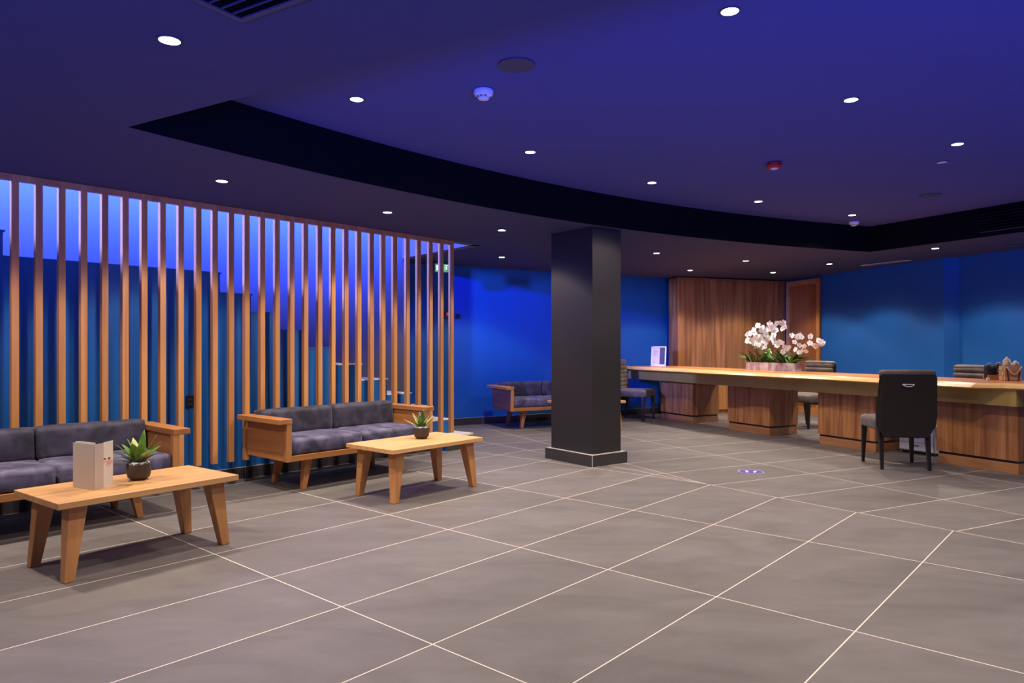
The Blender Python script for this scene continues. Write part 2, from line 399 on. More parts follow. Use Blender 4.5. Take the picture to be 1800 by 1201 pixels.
# ------------------------------------------------------------------ slat screen
scr = thing('slat_screen', 'tall screen of upright wooden slats standing in front of the blue stairs', 'slat screen')
SF = -5.555
rx = [33.75,75.75,115.75,154,190.75,226.5,259.5,292,323.75,354.5,383.25,412,439.25,466.4,492.3,518,542.3,566.9,590,613,635.6,657.6,678,698.5,720.7,740.4,760.8,780,798]
first = on_plane(rx[0], SF)
ends = [first-.137*3, first-.137*2, first-.137]+[on_plane(x, SF) for x in rx]
SW, SD = .043, .045
def slat_part(l, z0):
    bm = BM(); q = [LS(l-SW, SF), LS(l, SF), LS(l, SF-SD), LS(l-SW, SF-SD)]
    c = sum(q, Vector((0, 0)))/4
    prism(bm, [p-c for p in q], 0, ZL-.002-z0)
    bmesh.ops.bevel(bm, geom=bm.edges[:], offset=.002, segments=1, affect='EDGES')
    o = obj('slat', bm, slat_mat, scr); o.location = (c.x, c.y, z0); return o
for l in ends: slat_part(l, .197 if l < 5.25 else .205)
bm = BM(); prism(bm, [LS(ends[0]-.1, SF-.004), LS(ends[-1]-.001, SF-.004), LS(ends[-1]-.001, SF-.04), LS(ends[0]-.1, SF-.04)], ZL-.045, ZL-.002); obj('top_rail', bm, slat_mat, scr)

# ------------------------------------------------------------------ column
cb = Vector((.767, 6.74)); ca = R(37.5)
col = thing('column', 'square charcoal column standing in the middle of the lobby floor', 'column', (cb.x, cb.y, 0), ca)
bm = BM(); box(bm, 0, .385, 0, .60, 0, ZU-.002); obj('shaft', bm, col_mat, col)
bm = BM(); box(bm, -.045, .43, -.045, .645, 0, .108); pt = obj('plinth', bm, tile_dark, col)
bm = BM(); box(bm, -.04, .425, -.04, .64, .108, .111); box(bm, -.047, -.041, -.047, -.041, 0, .109); obj('grout_line', bm, grout_mat, pt)

# ------------------------------------------------------------------ sofas
def make_sofa(label, loc, rz):
    s = thing('sofa', label, 'sofa', loc, rz, 'wooden framed velvet sofas')
    LN, DP = 1.59, .65
    for k, (pa, pb, ia, ib) in enumerate(((0, .115, .07, .112), (LN-.115, LN, LN-.112, LN-.07))):
        bm = BM(); box(bm, pa, pb, 0, DP, .545, .585, .004); obj('armrest', bm, sofa_y, s)
        bm = BM(); box(bm, ia+.012, ib-.006, .04, DP-.02, .25, .545); ps = obj('side_panel', bm, sofa_y, s)
        bm = BM(); box(bm, ia-.002, ib, .002, .045, .25, .5445, .003); obj('arm_post', bm, sofa_z, s)
    bm = BM(); box(bm, .112, LN-.112, .006, .04, .25, .296, .003); obj('front_rail', bm, sofa_x, s)
    bm = BM(); box(bm, .10, LN-.10, .04, DP-.03, .255, .292); obj('seat_base', bm, sofa_x, s)
    bm = BM(); box(bm, .10, LN-.10, DP-.045, DP-.02, .30, .54); obj('back_panel', bm, sofa_x, s)
    mid = LN/2
    for k, (a, b) in enumerate(((.116, mid-.004), (mid+.004, LN-.116))):
        bm = BM(); cushion(bm, a, b, .012, DP-.19, .297, .420, .020, .008, 2, 3+k*5+loc[0], .005); obj('seat_cushion', bm, seat_velvet_lit, s, True)
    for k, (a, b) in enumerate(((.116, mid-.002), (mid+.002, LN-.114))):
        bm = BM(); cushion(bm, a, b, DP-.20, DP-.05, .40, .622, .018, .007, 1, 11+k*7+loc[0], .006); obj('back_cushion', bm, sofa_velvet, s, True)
    for bx, by, tx, ty in ((.285, .12, .33, .135), (LN-.285, .12, LN-.33, .135), (.285, DP-.09, .33, DP-.12), (LN-.285, DP-.09, LN-.33, DP-.12)):
        bm = BM(); leg(bm, bx, by, tx, ty, .2555, .038, .07); obj('leg', bm, sofa_z, s)
    return s
o1 = LS(.605, -4.885); o2 = LS(2.87, -4.89)
sofa2 = make_sofa('blue grey velvet sofa with wooden arms in the middle, behind the table without a card', (*o2, 0), A0)
dup(sofa2, (*o1, 0), A0, 'blue grey velvet sofa cut off by the left edge, behind the table with the card')
dup(sofa2, (-.071, 9.545, 0), R(26.7), 'far velvet sofa partly hidden behind the charcoal column by the back wall')

# ------------------------------------------------------------------ coffee tables
def make_table(label, loc, rz):
    t = thing('coffee_table', label, 'table', loc, rz, 'low wooden coffee tables')
    LN, DP = .95, .555
    bm = BM(); box(bm, 0, LN, 0, DP, .368, .40, .003); obj('tabletop', bm, wood_top, t)
    for bx, by, tx, ty in ((.062, .055, .11, .09), (LN-.062, .055, LN-.11, .09), (LN-.062, DP-.085, LN-.11, DP-.10), (.062, DP-.085, .11, DP-.10)):
        bm = BM(); leg(bm, bx, by, tx, ty, .3685, .048, .088); obj('leg', bm, wood_z, t)
    return t
T2 = (*LS(3.247, -4.0), 0); R2 = R(49.2)
T1 = (*LS(1.10, -3.85), 0); R1 = R(53.3)
tab = make_table('low wooden coffee table in front of the middle sofa, holding only a plant', T2, R2)
dup(tab, T1, R1, 'low wooden coffee table in front of the leftmost sofa, holding a card and plant')
q3 = Vector((.722, 9.173)); t3 = dup(tab, (q3.x, q3.y, 0), R(26.7), 'low wooden coffee table almost hidden behind the charcoal column'); t3.scale = (.97, .97, 1)

# ------------------------------------------------------------------ potted plants
def blade(bm, a, length, width, lean, curl, z0=0, fold=.25, n=9, mi=0):
    dx, dy = math.cos(a), math.sin(a); px, py = -dy, dx
    rows = []
    ang = lean; x = .008; z = z0
    for k in range(n+1):
        t = k/n; w = width*(math.sin(PI*min(1, .12+.88*t**.8))**.75 if t < 1 else .02)*.5
        cx, cy = dx*x, dy*x
        lift = w*fold
        rows.append([bm.verts.new((cx+px*w, cy+py*w, z+lift)), bm.verts.new((cx, cy, z)), bm.verts.new((cx-px*w, cy-py*w, z+lift))])
        x += math.sin(ang)*length/n; z += math.cos(ang)*length/n; ang += curl/n
    for r0, r1 in zip(rows, rows[1:]):
        for i in range(2):
            f = bm.faces.new((r0[i], r0[i+1], r1[i+1], r1[i])); f.material_index = mi; f.smooth = True
def solid(o, t=.0015):
    m = o.modifiers.new('thickness', 'SOLIDIFY'); m.thickness = t; return o
def make_plant(label, loc, specs, r=.063, h=.09):
    t = thing('potted_plant', label, 'plant', loc, 0, 'small potted plants on the coffee tables')
    bm = BM(); lathe(bm, [(r*.62, 0), (r*.70, .004), (r*.72, .010), (r*.88, .014), (r*.96, .03), (r, h*.6), (r, h-.004), (r*.97, h), (r*.92, h-.002), (r*.9, h-.012)], 36); obj('pot', bm, pot_mat, t, True)
    bm = BM(); rnd = random.Random(3)
    for k in range(150):
        a = rnd.uniform(0, 2*PI); rr = r*.86*math.sqrt(rnd.random())
        m = Matrix.Translation((rr*math.cos(a), rr*math.sin(a), h+.010*(1-(rr/r)**2)+rnd.uniform(-.003, .003)))@Matrix.Diagonal((1, 1, .75, 1))
        bmesh.ops.create_icosphere(bm, subdivisions=1, radius=rnd.uniform(.004, .0075), matrix=m)
    pb = obj('pebbles', bm, pebble_mat, t, True); pb['kind'] = 'stuff'
    for a, ln, w, lean, curl, mat in specs:
        bm = BM(); blade(bm, a, ln, w*1.22, lean, curl, h-.012); solid(obj('leaf', bm, mat, t, True))
    return t
big = [(R(20), .19, .045, .35, .25, leaf_a), (R(75), .20, .048, .12, .1, leaf_a), (R(140), .165, .045, .35, .2, leaf_c), (R(200), .16, .05, .2, .25, leaf_a),
       (R(270), .15, .052, .28, .35, leaf_a), (R(330), .15, .045, .55, .7, leaf_c), (R(-10), .17, .035, .75, .8, leaf_b), (R(185), .20, .022, .8, .75, leaf_b),
       (R(165), .13, .035, .95, .6, leaf_b), (R(225), .12, .035, 1.0, .5, leaf_b), (R(300), .10, .04, .7, .4, leaf_b), (R(105), .16, .05, .5, .4, leaf_b), (R(50), .15, .04, .7, .3, leaf_a), (R(250), .13, .045, .12, .2, leaf_c), (R(215), .17, .045, .55, .35, leaf_a), (R(305), .16, .045, .35, .45, leaf_a), (R(0), .18, .04, .5, .5, leaf_a), (R(180), .15, .045, .45, .4, leaf_a)]
small = [(R(20), .14, .030, .6, .25, leaf_c), (R(75), .16, .034, .15, .1, leaf_b), (R(150), .15, .030, .55, .1, leaf_c), (R(200), .13, .034, .35, .25, leaf_a),
         (R(270), .11, .036, .35, .35, leaf_a), (R(330), .13, .032, .45, .2, leaf_c), (R(-15), .15, .022, .9, .1, leaf_c), (R(180), .16, .020, 1.0, .1, leaf_c),
         (R(225), .12, .034, .75, .4, leaf_b), (R(300), .10, .036, .7, .4, leaf_b), (R(110), .15, .036, .4, .2, leaf_b), (R(50), .13, .032, .5, .2, leaf_b), (R(250), .12, .032, .15, .1, leaf_a)]
pp = at(244, 843, .40); make_plant('green leafy plant in a brown pot beside the standing card', (pp.x, pp.y, .4005), big)
pp = at(741, 771, .40); make_plant('small spiky variegated plant in a brown pot, on the table without a card', (pp.x, pp.y, .4005), small, .063, .088)

# ------------------------------------------------------------------ standing card
ca_, cb_, cc_, cd_ = [at(*p, .40) for p in ((129, 856.5), (165.5, 862.3), (181.5, 858), (198, 851.8))]
cardt = thing('menu_card', 'cream folded menu card standing upright on the left table', 'card', (cb_.x, cb_.y, .4005))
HC = .238
def panel(bm, a, b, z0, z1, t=.002, off=0, mi=0):
    a, b = Vector(a), Vector(b); n = Vector(((b-a).y, -(b-a).x)).normalized()
    prism(bm, [a+n*off, b+n*off, b+n*(off+t), a+n*(off+t)], z0, z1, mi)
loc = [p-cb_ for p in (ca_, cb_, cc_, cd_)]
back1 = loc[3]+(loc[3]-loc[1])*.05
for a, b, h in ((loc[0], loc[1], HC), (loc[1], loc[2], HC), (loc[2], loc[3], HC+.002)):
    bm = BM(); panel(bm, a, b, 0, h); obj('panel', bm, paper if h == HC else paper_w, cardt)
bm = BM(); dirn = (loc[1]-loc[0]).normalized(); bk = Vector((-dirn.y, dirn.x))
for k in range(4):
    panel(bm, loc[0]+dirn*.012+bk*(.004+.004*k), loc[1]-dirn*(.006+.004*k)+bk*(.006+.004*k), .01, HC+.006-.004*(k % 2)+.004*(k == 3), .001)
obj('insert', bm, paper_w, cardt)
bm = BM(); m1 = loc[0]+(loc[1]-loc[0])*.5
fn = Vector((dirn.y, -dirn.x))
for (u, z, w, hh) in ((-.006, .125, .012, .002), (-.004, .119, .008, .004), (-.006, .114, .012, .0015)):
    a = m1+dirn*u+fn*.0021; panel(bm, a, a+dirn*w, z, z+hh, .0003)
obj('emblem', bm, print_grey, cardt)
d3 = (loc[3]-loc[2]).normalized(); f3 = Vector((d3.y, -d3.x)); l3 = (loc[3]-loc[2]).length
def dot(bm, u, z, ru, rz_, rot=0):
    c = loc[2]+d3*u+f3*.0024; vs = []
    for k in range(14):
        a = 2*PI*k/14; x = ru*math.cos(a); y = rz_*math.sin(a)
        x, y = x*math.cos(rot)-y*math.sin(rot), x*math.sin(rot)+y*math.cos(rot)
        p = c+d3*x; vs.append(bm.verts.new((p.x, p.y, z+y)))
    bm.faces.new(vs)
bm = BM()
for u, z, a, b, r in ((.008, .138, .006, .004, .9), (.020, .134, .010, .004, .3), (.030, .128, .012, .004, .5), (.018, .122, .012, .003, .4), (.036, .122, .008, .003, .7), (.028, .112, .012, .002, .4)): dot(bm, u*l3/.045, z, a*l3/.045, b, r)
obj('illustration', bm, print_pink, cardt)
for u, z, a in ((.005, .152, .005), (.026, .148, .0065)):
    bm = BM(); dot(bm, u*l3/.045, z, a*l3/.045, a); obj('illustration', bm, print_brown, cardt)

# ------------------------------------------------------------------ reception desk
da = R(-64.1); DU = Vector((math.cos(da), math.sin(da))); DV = Vector((-DU.y, DU.x))
do = Vector((1.816, 11.29))
def desk_pt(u, v): return do+DU*u+DV*v
desk = thing('reception_desk', 'long live edge wooden reception desk on square wooden pedestals', 'desk', (do.x, do.y, 0), da)
ZS0, ZS1 = .760, .812
bm = BM(); rnd = random.Random(5)
us = [-.22+k*.06 for k in range(104)]
def wav(u): return .022*math.sin(u*2.1)+.014*math.sin(u*5.3+1)+.007*math.sin(u*11+.4)
def front(u):
    w = wav(u)
    if u > 5.42: w += .16*min(1, (u-5.42)/.16)
    if u < .1: w += .05*(1-(u+.22)/.32)
    return w
rows = []
for u in us:
    f0 = front(u); b0 = .93+.015*math.sin(u*1.7+2)-.17*max(0, 1-(u+.22)/.5)
    rows.append([bm.verts.new(p) for p in ((u, f0+.015, ZS0), (u, f0, ZS0+.012), (u, f0+.03, ZS0+.034), (u, f0+.10, ZS1), (u, f0+.3, ZS1), (u, b0-.03, ZS1), (u, b0, ZS0+.02), (u, b0-.03, ZS0))])
for a, b in zip(rows, rows[1:]):
    for i in range(8):
        f = bm.faces.new((a[i], b[i], b[(i+1) % 8], a[(i+1) % 8])); f.material_index = 1 if i in (0, 1, 2) else 0
bm.faces.new(rows[0]); bm.faces.new(rows[-1][::-1])
obj('tabletop', bm, [slab_mat, sap_mat], desk)
bm = BM()
box(bm, -.17, 5.69, .17, .20, .61, ZS0); box(bm, -.17, -.14, .20, .84, .61, ZS0); box(bm, 5.66, 5.69, .20, .84, .61, ZS0); box(bm, -.14, 5.66, .81, .84, .61, ZS0)
obj('apron', bm, brass, desk)
for ur, v in ((1.170, .363), (2.690, .323), (4.227, .277), (5.664, .250)):
    bm = BM(); box(bm, ur-.75, ur, v, v+.5, .115, ZS0-.003, .002); pd = obj('pedestal', bm, desk_front, desk)
    bm = BM(); box(bm, ur-.735, ur-.012, v+.015, v+.485, .092, .116); obj('shadow_gap', bm, black_plastic, pd)
    bm = BM(); box(bm, ur-.735, ur-.004, v+.008, v+.49, 0, .092, .002); obj('plinth', bm, plinth_wood, pd)
ZD = ZS1+.0005

# ------------------------------------------------------------------ things on the desk
fp = at(1157, 644.2, .812)
fr = thing('picture_frame', 'white framed notice leaning back on the far left end of the desk', 'picture frame', (fp.x, fp.y, ZD), R(-22))
tilt = Matrix.Rotation(R(-12), 4, 'X')
def tilted(bm): bmesh.ops.transform(bm, matrix=tilt, verts=bm.verts); return bm
fw, fh = .118, .325
bm = BM(); box(bm, -fw, -fw+.018, -.008, .008, .012, fh); box(bm, fw-.018, fw, -.008, .008, .012, fh); box(bm, -fw, fw, -.008, .008, fh-.018, fh); box(bm, -fw, fw, -.008, .008, .012, .03); obj('frame', tilted(bm), white_plastic, fr)
bm = BM(); box(bm, -fw+.018, fw-.018, -.002, .004, .03, fh-.018); obj('notice', tilted(bm), paper_w, fr)
bm = BM(); box(bm, .018, fw-.018, -.0035, -.002, .03, fh-.018); obj('photo', tilted(bm), photo_dark, fr)
bm = BM()
for k, (w, z) in enumerate(((.05, .27), (.08, .25), (.085, .24), (.075, .23), (.085, .21), (.07, .20), (.08, .19), (.06, .17), (.04, .07), (.03, .06))):
    box(bm, -fw+.03, -fw+.03+w, -.0035, -.002, z, z+.004)
obj('text_line', tilted(bm), text_grey, fr)
bm = BM(); box(bm, -fw, fw, -.03, .05, 0, .012, .003); obj('base', bm, white_plastic, fr)

# orchid trough
op = at(1311, 649.8, .812); oa = R(-61)
orch = thing('orchid_planter', 'white orchids growing from a long lilac grey trough on the desk', 'orchid planter', (op.x, op.y, ZD), oa)
OL, OW, OH = .80, .15, .105
bm = BM(); box(bm, 0, OL, 0, .012, 0, OH); box(bm, 0, OL, OW-.012, OW, 0, OH); box(bm, 0, .012, .012, OW-.012, 0, OH); box(bm, OL-.012, OL, .012, OW-.012, 0, OH); box(bm, .012, OL-.012, .012, OW-.012, 0, .07)
obj('trough', bm, planter_mat, orch)
rnd = random.Random(21)
def leaf_obj(u, v, a, ln, w, lean, curl, mat):
    bm = BM(); blade(bm, a, ln, w, lean, curl, 0, .2, 8); o = solid(obj('leaf', bm, mat, orch, True), .002); o.location = (u, v, .085); return o
for k in range(34):
    u = .04+.72*k/33
    leaf_obj(u, rnd.uniform(.03, .12), rnd.uniform(0, 2*PI), rnd.uniform(.19, .29), rnd.uniform(.075, .105), rnd.uniform(.2, .85), rnd.uniform(.5, 1.3), rnd.choice([orchid_leaf, orchid_leaf, leaf_b, leaf_a, leaf_b]))
for k in range(5): leaf_obj(.72, .08, rnd.uniform(-.7, .7), .26, .09, rnd.uniform(.5, 1.0), .7, orchid_leaf)
leaf_obj(.06, .06, PI, .2, .08, .7, .7, leaf_a); leaf_obj(.08, .05, PI*1.2, .17, .07, .8, .6, orchid_leaf)
def flower_mesh(seed):
    r_ = random.Random(seed); bm = BM()
    for k, (w, l) in enumerate(((.042, .036), (.030, .034), (.030, .034), (.042, .036), (.028, .034))):
        a = {0: 0, 1: R(62), 2: R(118), 3: PI, 4: R(270)}[k] if False else [R(10), R(90), R(170), R(235), R(305)][k]
        big_ = k in (0, 2); w = .044 if big_ else .030; l = .040
        t = r_.uniform(-.2, .35); vs = []
        for q in range(12):
            b_ = 2*PI*q/12; x = l*.5+l*.5*math.cos(b_); y = w*.5*math.sin(b_)
            vs.append(bm.verts.new((x*math.cos(a)-y*math.sin(a), x*math.sin(a)+y*math.cos(a), x*t+.18*abs(y))))
        bm.faces.new(vs)
    f = bmesh.ops.create_icosphere(bm, subdivisions=1, radius=.007, matrix=Matrix.Translation((0, -.003, .006)))
    for v in f['verts']:
        for fc in v.link_faces: fc.material_index = 1
    return bm
flo = []
for k in range(3):
    o = obj('flower', flower_mesh(k), [petal, lip], orch); flo.append(o)
clusters = [(.22,.54,.13,.06, 11), (.08,.45,.09,.06, 7), (.28,.41,.13,.06, 8), (.46,.48,.10,.09, 11), (.40,.35,.16,.06, 9), (.61,.59,.12,.06, 10),
            (.66,.33,.10,.06, 8), (.82,.45,.10,.03, 6), (.95,.32,.09,.06, 7), (1.16,.36,.12,.06, 9), (.18,.34,.08,.05, 5)]
used = 0
for si, (cu, cz, ru, rz_, n) in enumerate(clusters):
    ru *= 1.2; rz_ *= 1.35; n = int(n*1.08)
    ub = min(.70, max(.10, .12+.62*cu)); vb = .05+.05*(si % 2); vc = rnd.uniform(-.06, .10); cu -= .05
    b0, b1, b2 = Vector((ub, vb, .07)), Vector((ub+.25*(cu-ub), vb+(vc-vb)*.5, cz*1.08)), Vector((cu+ru*.8*(1 if cu >= .4 else -1), vc, cz-rz_*.5))
    pts = [b0*(1-t)**2+b1*2*t*(1-t)+b2*t*t for t in [k/16 for k in range(17)]]
    bm = BM(); tube(bm, pts, .0032, 6, .0018); obj('stem', bm, stem_mat, orch, True)
    for k in range(n):
        a = rnd.uniform(0, 2*PI); q = math.sqrt((k+.5)/n)
        p = Vector((cu+ru*q*math.cos(a), vc+rnd.uniform(-.06, .06), cz+rz_*q*math.sin(a)-(.06 if cu > 1 else 0)*(cu+ru*q*math.cos(a)-1.1)/.15))
        f = flo[used] if used < 3 else flo[used % 3].copy()
        if used >= 3: C.objects.link(f)
        used += 1
        f.location = p; s_ = rnd.uniform(.80, 1.12); f.scale = (s_, s_, s_)
        f.rotation_euler = (R(90)+rnd.uniform(-.6, .5), rnd.uniform(-.7, .7), -oa-R(22)+rnd.uniform(-.9, .9))

# crate, tray and pouches at the right end
cp = at(1776, 669.5, .812)
cr = thing('wooden_crate', 'small wooden crate with a rope handle on the right end of the desk', 'crate', (cp.x, cp.y, ZD), R(-8))
cw, chh = .075, .145
for k in range(3):
    z = .003+k*.047
    bm = BM(); box(bm, -cw, cw, -.055, -.047, z, z+.043, .001); box(bm, -cw, cw, .047, .055, z, z+.043, .001); box(bm, -cw, -cw+.008, -.047, .047, z, z+.043, .001); box(bm, cw-.008, cw, -.047, .047, z, z+.043, .001); obj('slat_course', bm, crate_mat, cr)
bm = BM(); box(bm, -cw+.008, cw-.008, -.047, .047, 0, .006); obj('base', bm, crate_mat, cr)
for s in (-1, 1):
    bm = BM(); hexa(bm, [(s*.042-.006, -.059, 0), (s*.042+.006, -.059, 0), (s*.042+.006, -.056, 0), (s*.042-.006, -.056, 0)], [(s*.062-.006, -.059, chh), (s*.062+.006, -.059, chh), (s*.062+.006, -.056, chh), (s*.062-.006, -.056, chh)]); obj('strap', bm, plain('brown_strap', (.10, .035, .02), .6), cr)
rope = plain('cream_rope', (.78, .62, .42), .8, bump=.4, bscale=200)
bm = BM(); tube(bm, [(-.066+.132*t, -.064-.012*math.sin(PI*t), .138-.075*math.sin(PI*t)) for t in [k/14 for k in range(15)]], .006, 8); obj('rope_handle', bm, rope, cr, True)
for s in (-1, 1):
    bm = BM(); tube(bm, [(s*.078, -.02, .002), (s*.079, -.02, .08), (s*.077, -.02, .146)], .005, 8); obj('rope_edge', bm, rope, cr, True)
def lump(name, label, x, y, z, r, mat, seed, sq=1.0):
    bm = BM(); bmesh.ops.create_icosphere(bm, subdivisions=3, radius=r)
    for v in bm.verts:
        v.co *= 1+.35*noise.noise(v.co*40+Vector((seed, 0, 0))); v.co.z *= sq
    o = obj(name, bm, mat, None, True); o.location = (x, y, z); return tag(o, label, 'trinket', 'trinkets in and around the crate')
lump('trinket', 'tall pale golden trinket sticking up from the left of the crate', cp.x-.034, cp.y, ZD+.175, .032, plain('gold_cream', (.74, .58, .34), .5, var=.4, vscale=60), 1, 1.5)
lump('trinket', 'round white trinket in the middle of the crate', cp.x+.004, cp.y-.01, ZD+.145, .026, paper_w, 4)
lump('trinket', 'small pale golden trinket at the right corner of the crate', cp.x+.05, cp.y, ZD+.16, .024, plain('gold_cream', (.74, .58, .34), .5), 9, 1.3)
tp = at(1750, 668, .812)
tr = thing('wooden_tray', 'shallow brown wooden tray left of the crate, under black pouches', 'tray', (tp.x+.0, tp.y+.03, ZD), R(-8))
bm = BM(); box(bm, -.065, .065, -.05, .05, 0, .004); obj('base', bm, sofa_x, tr)
for q in ((-.065, .065, -.055, -.05), (-.065, .065, .05, .055), (-.07, -.065, -.055, .055), (.065, .07, -.055, .055)):
    bm = BM(); box(bm, *q, 0, .05); obj('side', bm, sofa_x, tr)
pouch_mat = plain('black_cloth', (.010, .010, .018), .6, bump=.4, bscale=40)
for k, (dx, w, hh, lb) in enumerate(((-.043, .036, .145, 'plain black pouch standing in the left of the brown tray'), (.040, .036, .15, 'black pouch with white print beside the wooden crate'))):
    t = thing('black_pouch', lb, 'pouch', (tp.x+dx, tp.y+.03-dx*.14, ZD+.0045), R(-8), 'black pouches in the tray')
    bm = BM(); cushion(bm, -w, w, -.03, .03, 0, hh, .018, .006, 1, k*3, .006); obj('body', bm, pouch_mat, t, True)
    if k == 1:
        bm = BM()
        for a, z, ww in ((-.02, .10, .012), (-.016, .09, .008), (-.022, .08, .016), (-.018, .07, .012), (-.026, .045, .024), (-.024, .036, .02)): box(bm, a, a+ww, -.0385, -.037, z, z+.005)
        obj('print', bm, paper_w, t)
    bm = BM(); tube(bm, [(-w*.6, 0, hh-.01), (-w*.3, -.01, hh+.014), (w*.3, -.01, hh+.016), (w*.6, 0, hh-.01)], .004, 6); obj('tie', bm, paper_w if k else paper, t, True)
wp = at(1737, 669.5, .812)
bm = BM(); box(bm, -.014, .014, -.01, .01, 0, .03, .003); o = obj('card_holder', bm, white_plastic); o.location = (wp.x, wp.y, ZD); tag(o, 'tiny white holder on the desk in front of the tray', 'holder')

# ------------------------------------------------------------------ chairs
def make_chair(label, loc, rz):
    c = thing('upholstered_chair', label, 'chair', loc, rz, 'dark upholstered desk chairs')   # local +y is the way the chair faces
    bm = BM(); cushion(bm, -.25, .25, -.22, .26, .355, .470, .035, .012, 2, loc[0], .003); obj('seat', bm, taupe, c, True)
    # channel tufted inner back
    bm = BM()
    for k in range(7):
        z0 = .45+k*.064; y = -.195-.055*(k/6)
        cushion(bm, -.232, .232, y-.035, y+.025, z0, z0+.066, .02, .004, 1, k, .001)
    bmesh.ops.translate(bm, verts=bm.verts, vec=(0, 0, 0)); obj('backrest', bm, taupe, c, True)
    # smooth dark outer shell with clipped lower corners
    def yb(z): return -.215-.065*max(0, (z-.42))/.48
    out = [(-.20, .30), (.20, .30), (.205, .345), (.255, .40), (.262, .50), (.245, .86), (.225, .895), (-.225, .895), (-.245, .86), (-.262, .50), (-.255, .40), (-.205, .345)]
    bm = BM(); fa = [bm.verts.new((x, yb(z)-.035, z)) for x, z in out]; fb = [bm.verts.new((x, yb(z)-.015, z)) for x, z in out]
    bm.faces.new(fa); bm.faces.new(fb[::-1])
    for i in range(len(out)):
        j = (i+1) % len(out); bm.faces.new((fa[i], fb[i], fb[j], fa[j]))
    bmesh.ops.bevel(bm, geom=[e for e in bm.edges if all(v in fa for v in e.verts)], offset=.008, segments=2, affect='EDGES')
    obj('back_shell', bm, shell, c)
    bm = BM(); cushion(bm, -.235, .235, -.315, -.225, .875, .925, .022, .004, 2, 5, .001); obj('top_roll', bm, taupe, c, True)
    bm = BM(); z = .79; y = yb(z)-.035
    tube(bm, [(-.05, y-.002, z+.004), (-.045, y-.012, z), (-.02, y-.016, z-.014), (.02, y-.016, z-.014), (.045, y-.012, z), (.05, y-.002, z+.004)], .005, 8); box(bm, -.05, .05, y-.006, y+.001, z+.002, z+.010, .001)
    obj('handle', bm, plain('polished_handle', (.80, .80, .82), .25, .3), c, True).__setitem__('label', 'chrome pull handle')
    for bx, by, tx, ty in ((-.225, .225, -.215, .215), (.225, .225, .215, .215), (-.205, -.24, -.20, -.19), (.205, -.24, .20, -.19)):
        bm = BM(); leg(bm, bx, by, tx, ty, .37, .026, .046); obj('leg', bm, dark_leg, c)
    return c
def face(deg): return R(deg-90)
ch0 = make_chair('dark brown desk chair with chrome handle seen from behind, nearest to the camera', (3.675, 6.77, 0), face(81))
dup(ch0, (1.90, 10.95, 0), face(-31), 'dark chair seen from the side at the far end of the desk')
dup(ch0, (4.16, 9.98, 0), face(206), 'dark chair behind the desk, its top showing right of the orchids')
dup(ch0, (5.05, 7.95, 0), face(206), 'dark chair behind the desk, its top showing left of the crate and pouches')
# low white drawer unit seen between the last two pedestals
dp_ = desk_pt(4.30, .55)
du = thing('drawer_unit', 'low white drawer unit glimpsed under the desk behind the nearest chair', 'drawer unit', (dp_.x, dp_.y, 0), da)
bm = BM(); box(bm, 0, .40, .012, .24, .03, .30, .004); obj('body', bm, white_plastic, du)
for k in range(3):
    bm = BM(); box(bm, .012, .388, 0, .012, .04+k*.085, .04+k*.085+.078, .002); dr = obj('drawer', bm, white_plastic, du)
    bm = BM(); box(bm, .17, .23, -.006, 0, .085+k*.085, .095+k*.085, .001); obj('pull', bm, rim_grey, dr)
bm = BM(); box(bm, .02, .38, .03, .22, 0, .03); obj('base', bm, black_plastic, du)

# ------------------------------------------------------------------ wall cabinet and wooden door
cf = Vector((2.74, 11.66)); cdv = Vector((math.cos(R(20)), math.sin(R(20)))); cl = 2.18
cab = thing('cabinet', 'tall wooden cabinet filling the back corner behind the orchids', 'cabinet', (cf.x, cf.y, 0), R(20))
ZC = 2.272
bm = BM(); box(bm, .022, cl, .024, .28, 0, ZC-.02); obj('body', bm, cab_mat, cab)
bm = BM(); box(bm, 0, .022, 0, .28, 0, ZC-.0); obj('side_panel', bm, cab_mat, cab)
for a, b in ((.026, .575), (.579, 1.06), (1.064, 1.56), (1.564, cl)):
    bm = BM(); box(bm, a, b, 0, .022, .06, ZC-.026, .001); obj('door_panel', bm, cab_mat, cab)
bm = BM(); box(bm, .022, cl, -.004, .28, ZC-.02, ZC); obj('cornice', bm, cab_mat, cab)
rw = Vector((5.61-4.68, 9.18-12.905)).normalized()          # along the right wall, towards the camera
ds = Vector((4.68, 12.905))+rw*.60
rn = Vector((rw.y, -rw.x))*1.0                               # into the room
if rn.x > 0: rn = -rn
bm = BM(); q = lambda a, b, o0, o1, z0, z1: prism(bm, [ds+rw*a+rn*o0, ds+rw*b+rn*o0, ds+rw*b+rn*o1, ds+rw*a+rn*o1], z0, z1)
q(0, .86, .002, .03, .0, 2.235); door = struct('door_1', bm, door_mat)
bm = BM(); q(0, .08, .0302, .05, 0, 2.245); q(.78, .86, .0302, .05, 0, 2.245); q(.08, .78, .0302, .05, 2.165, 2.245); q(.08, .78, .0302, .05, 0, .12)
struct('door_frame', bm, plinth_wood, door)

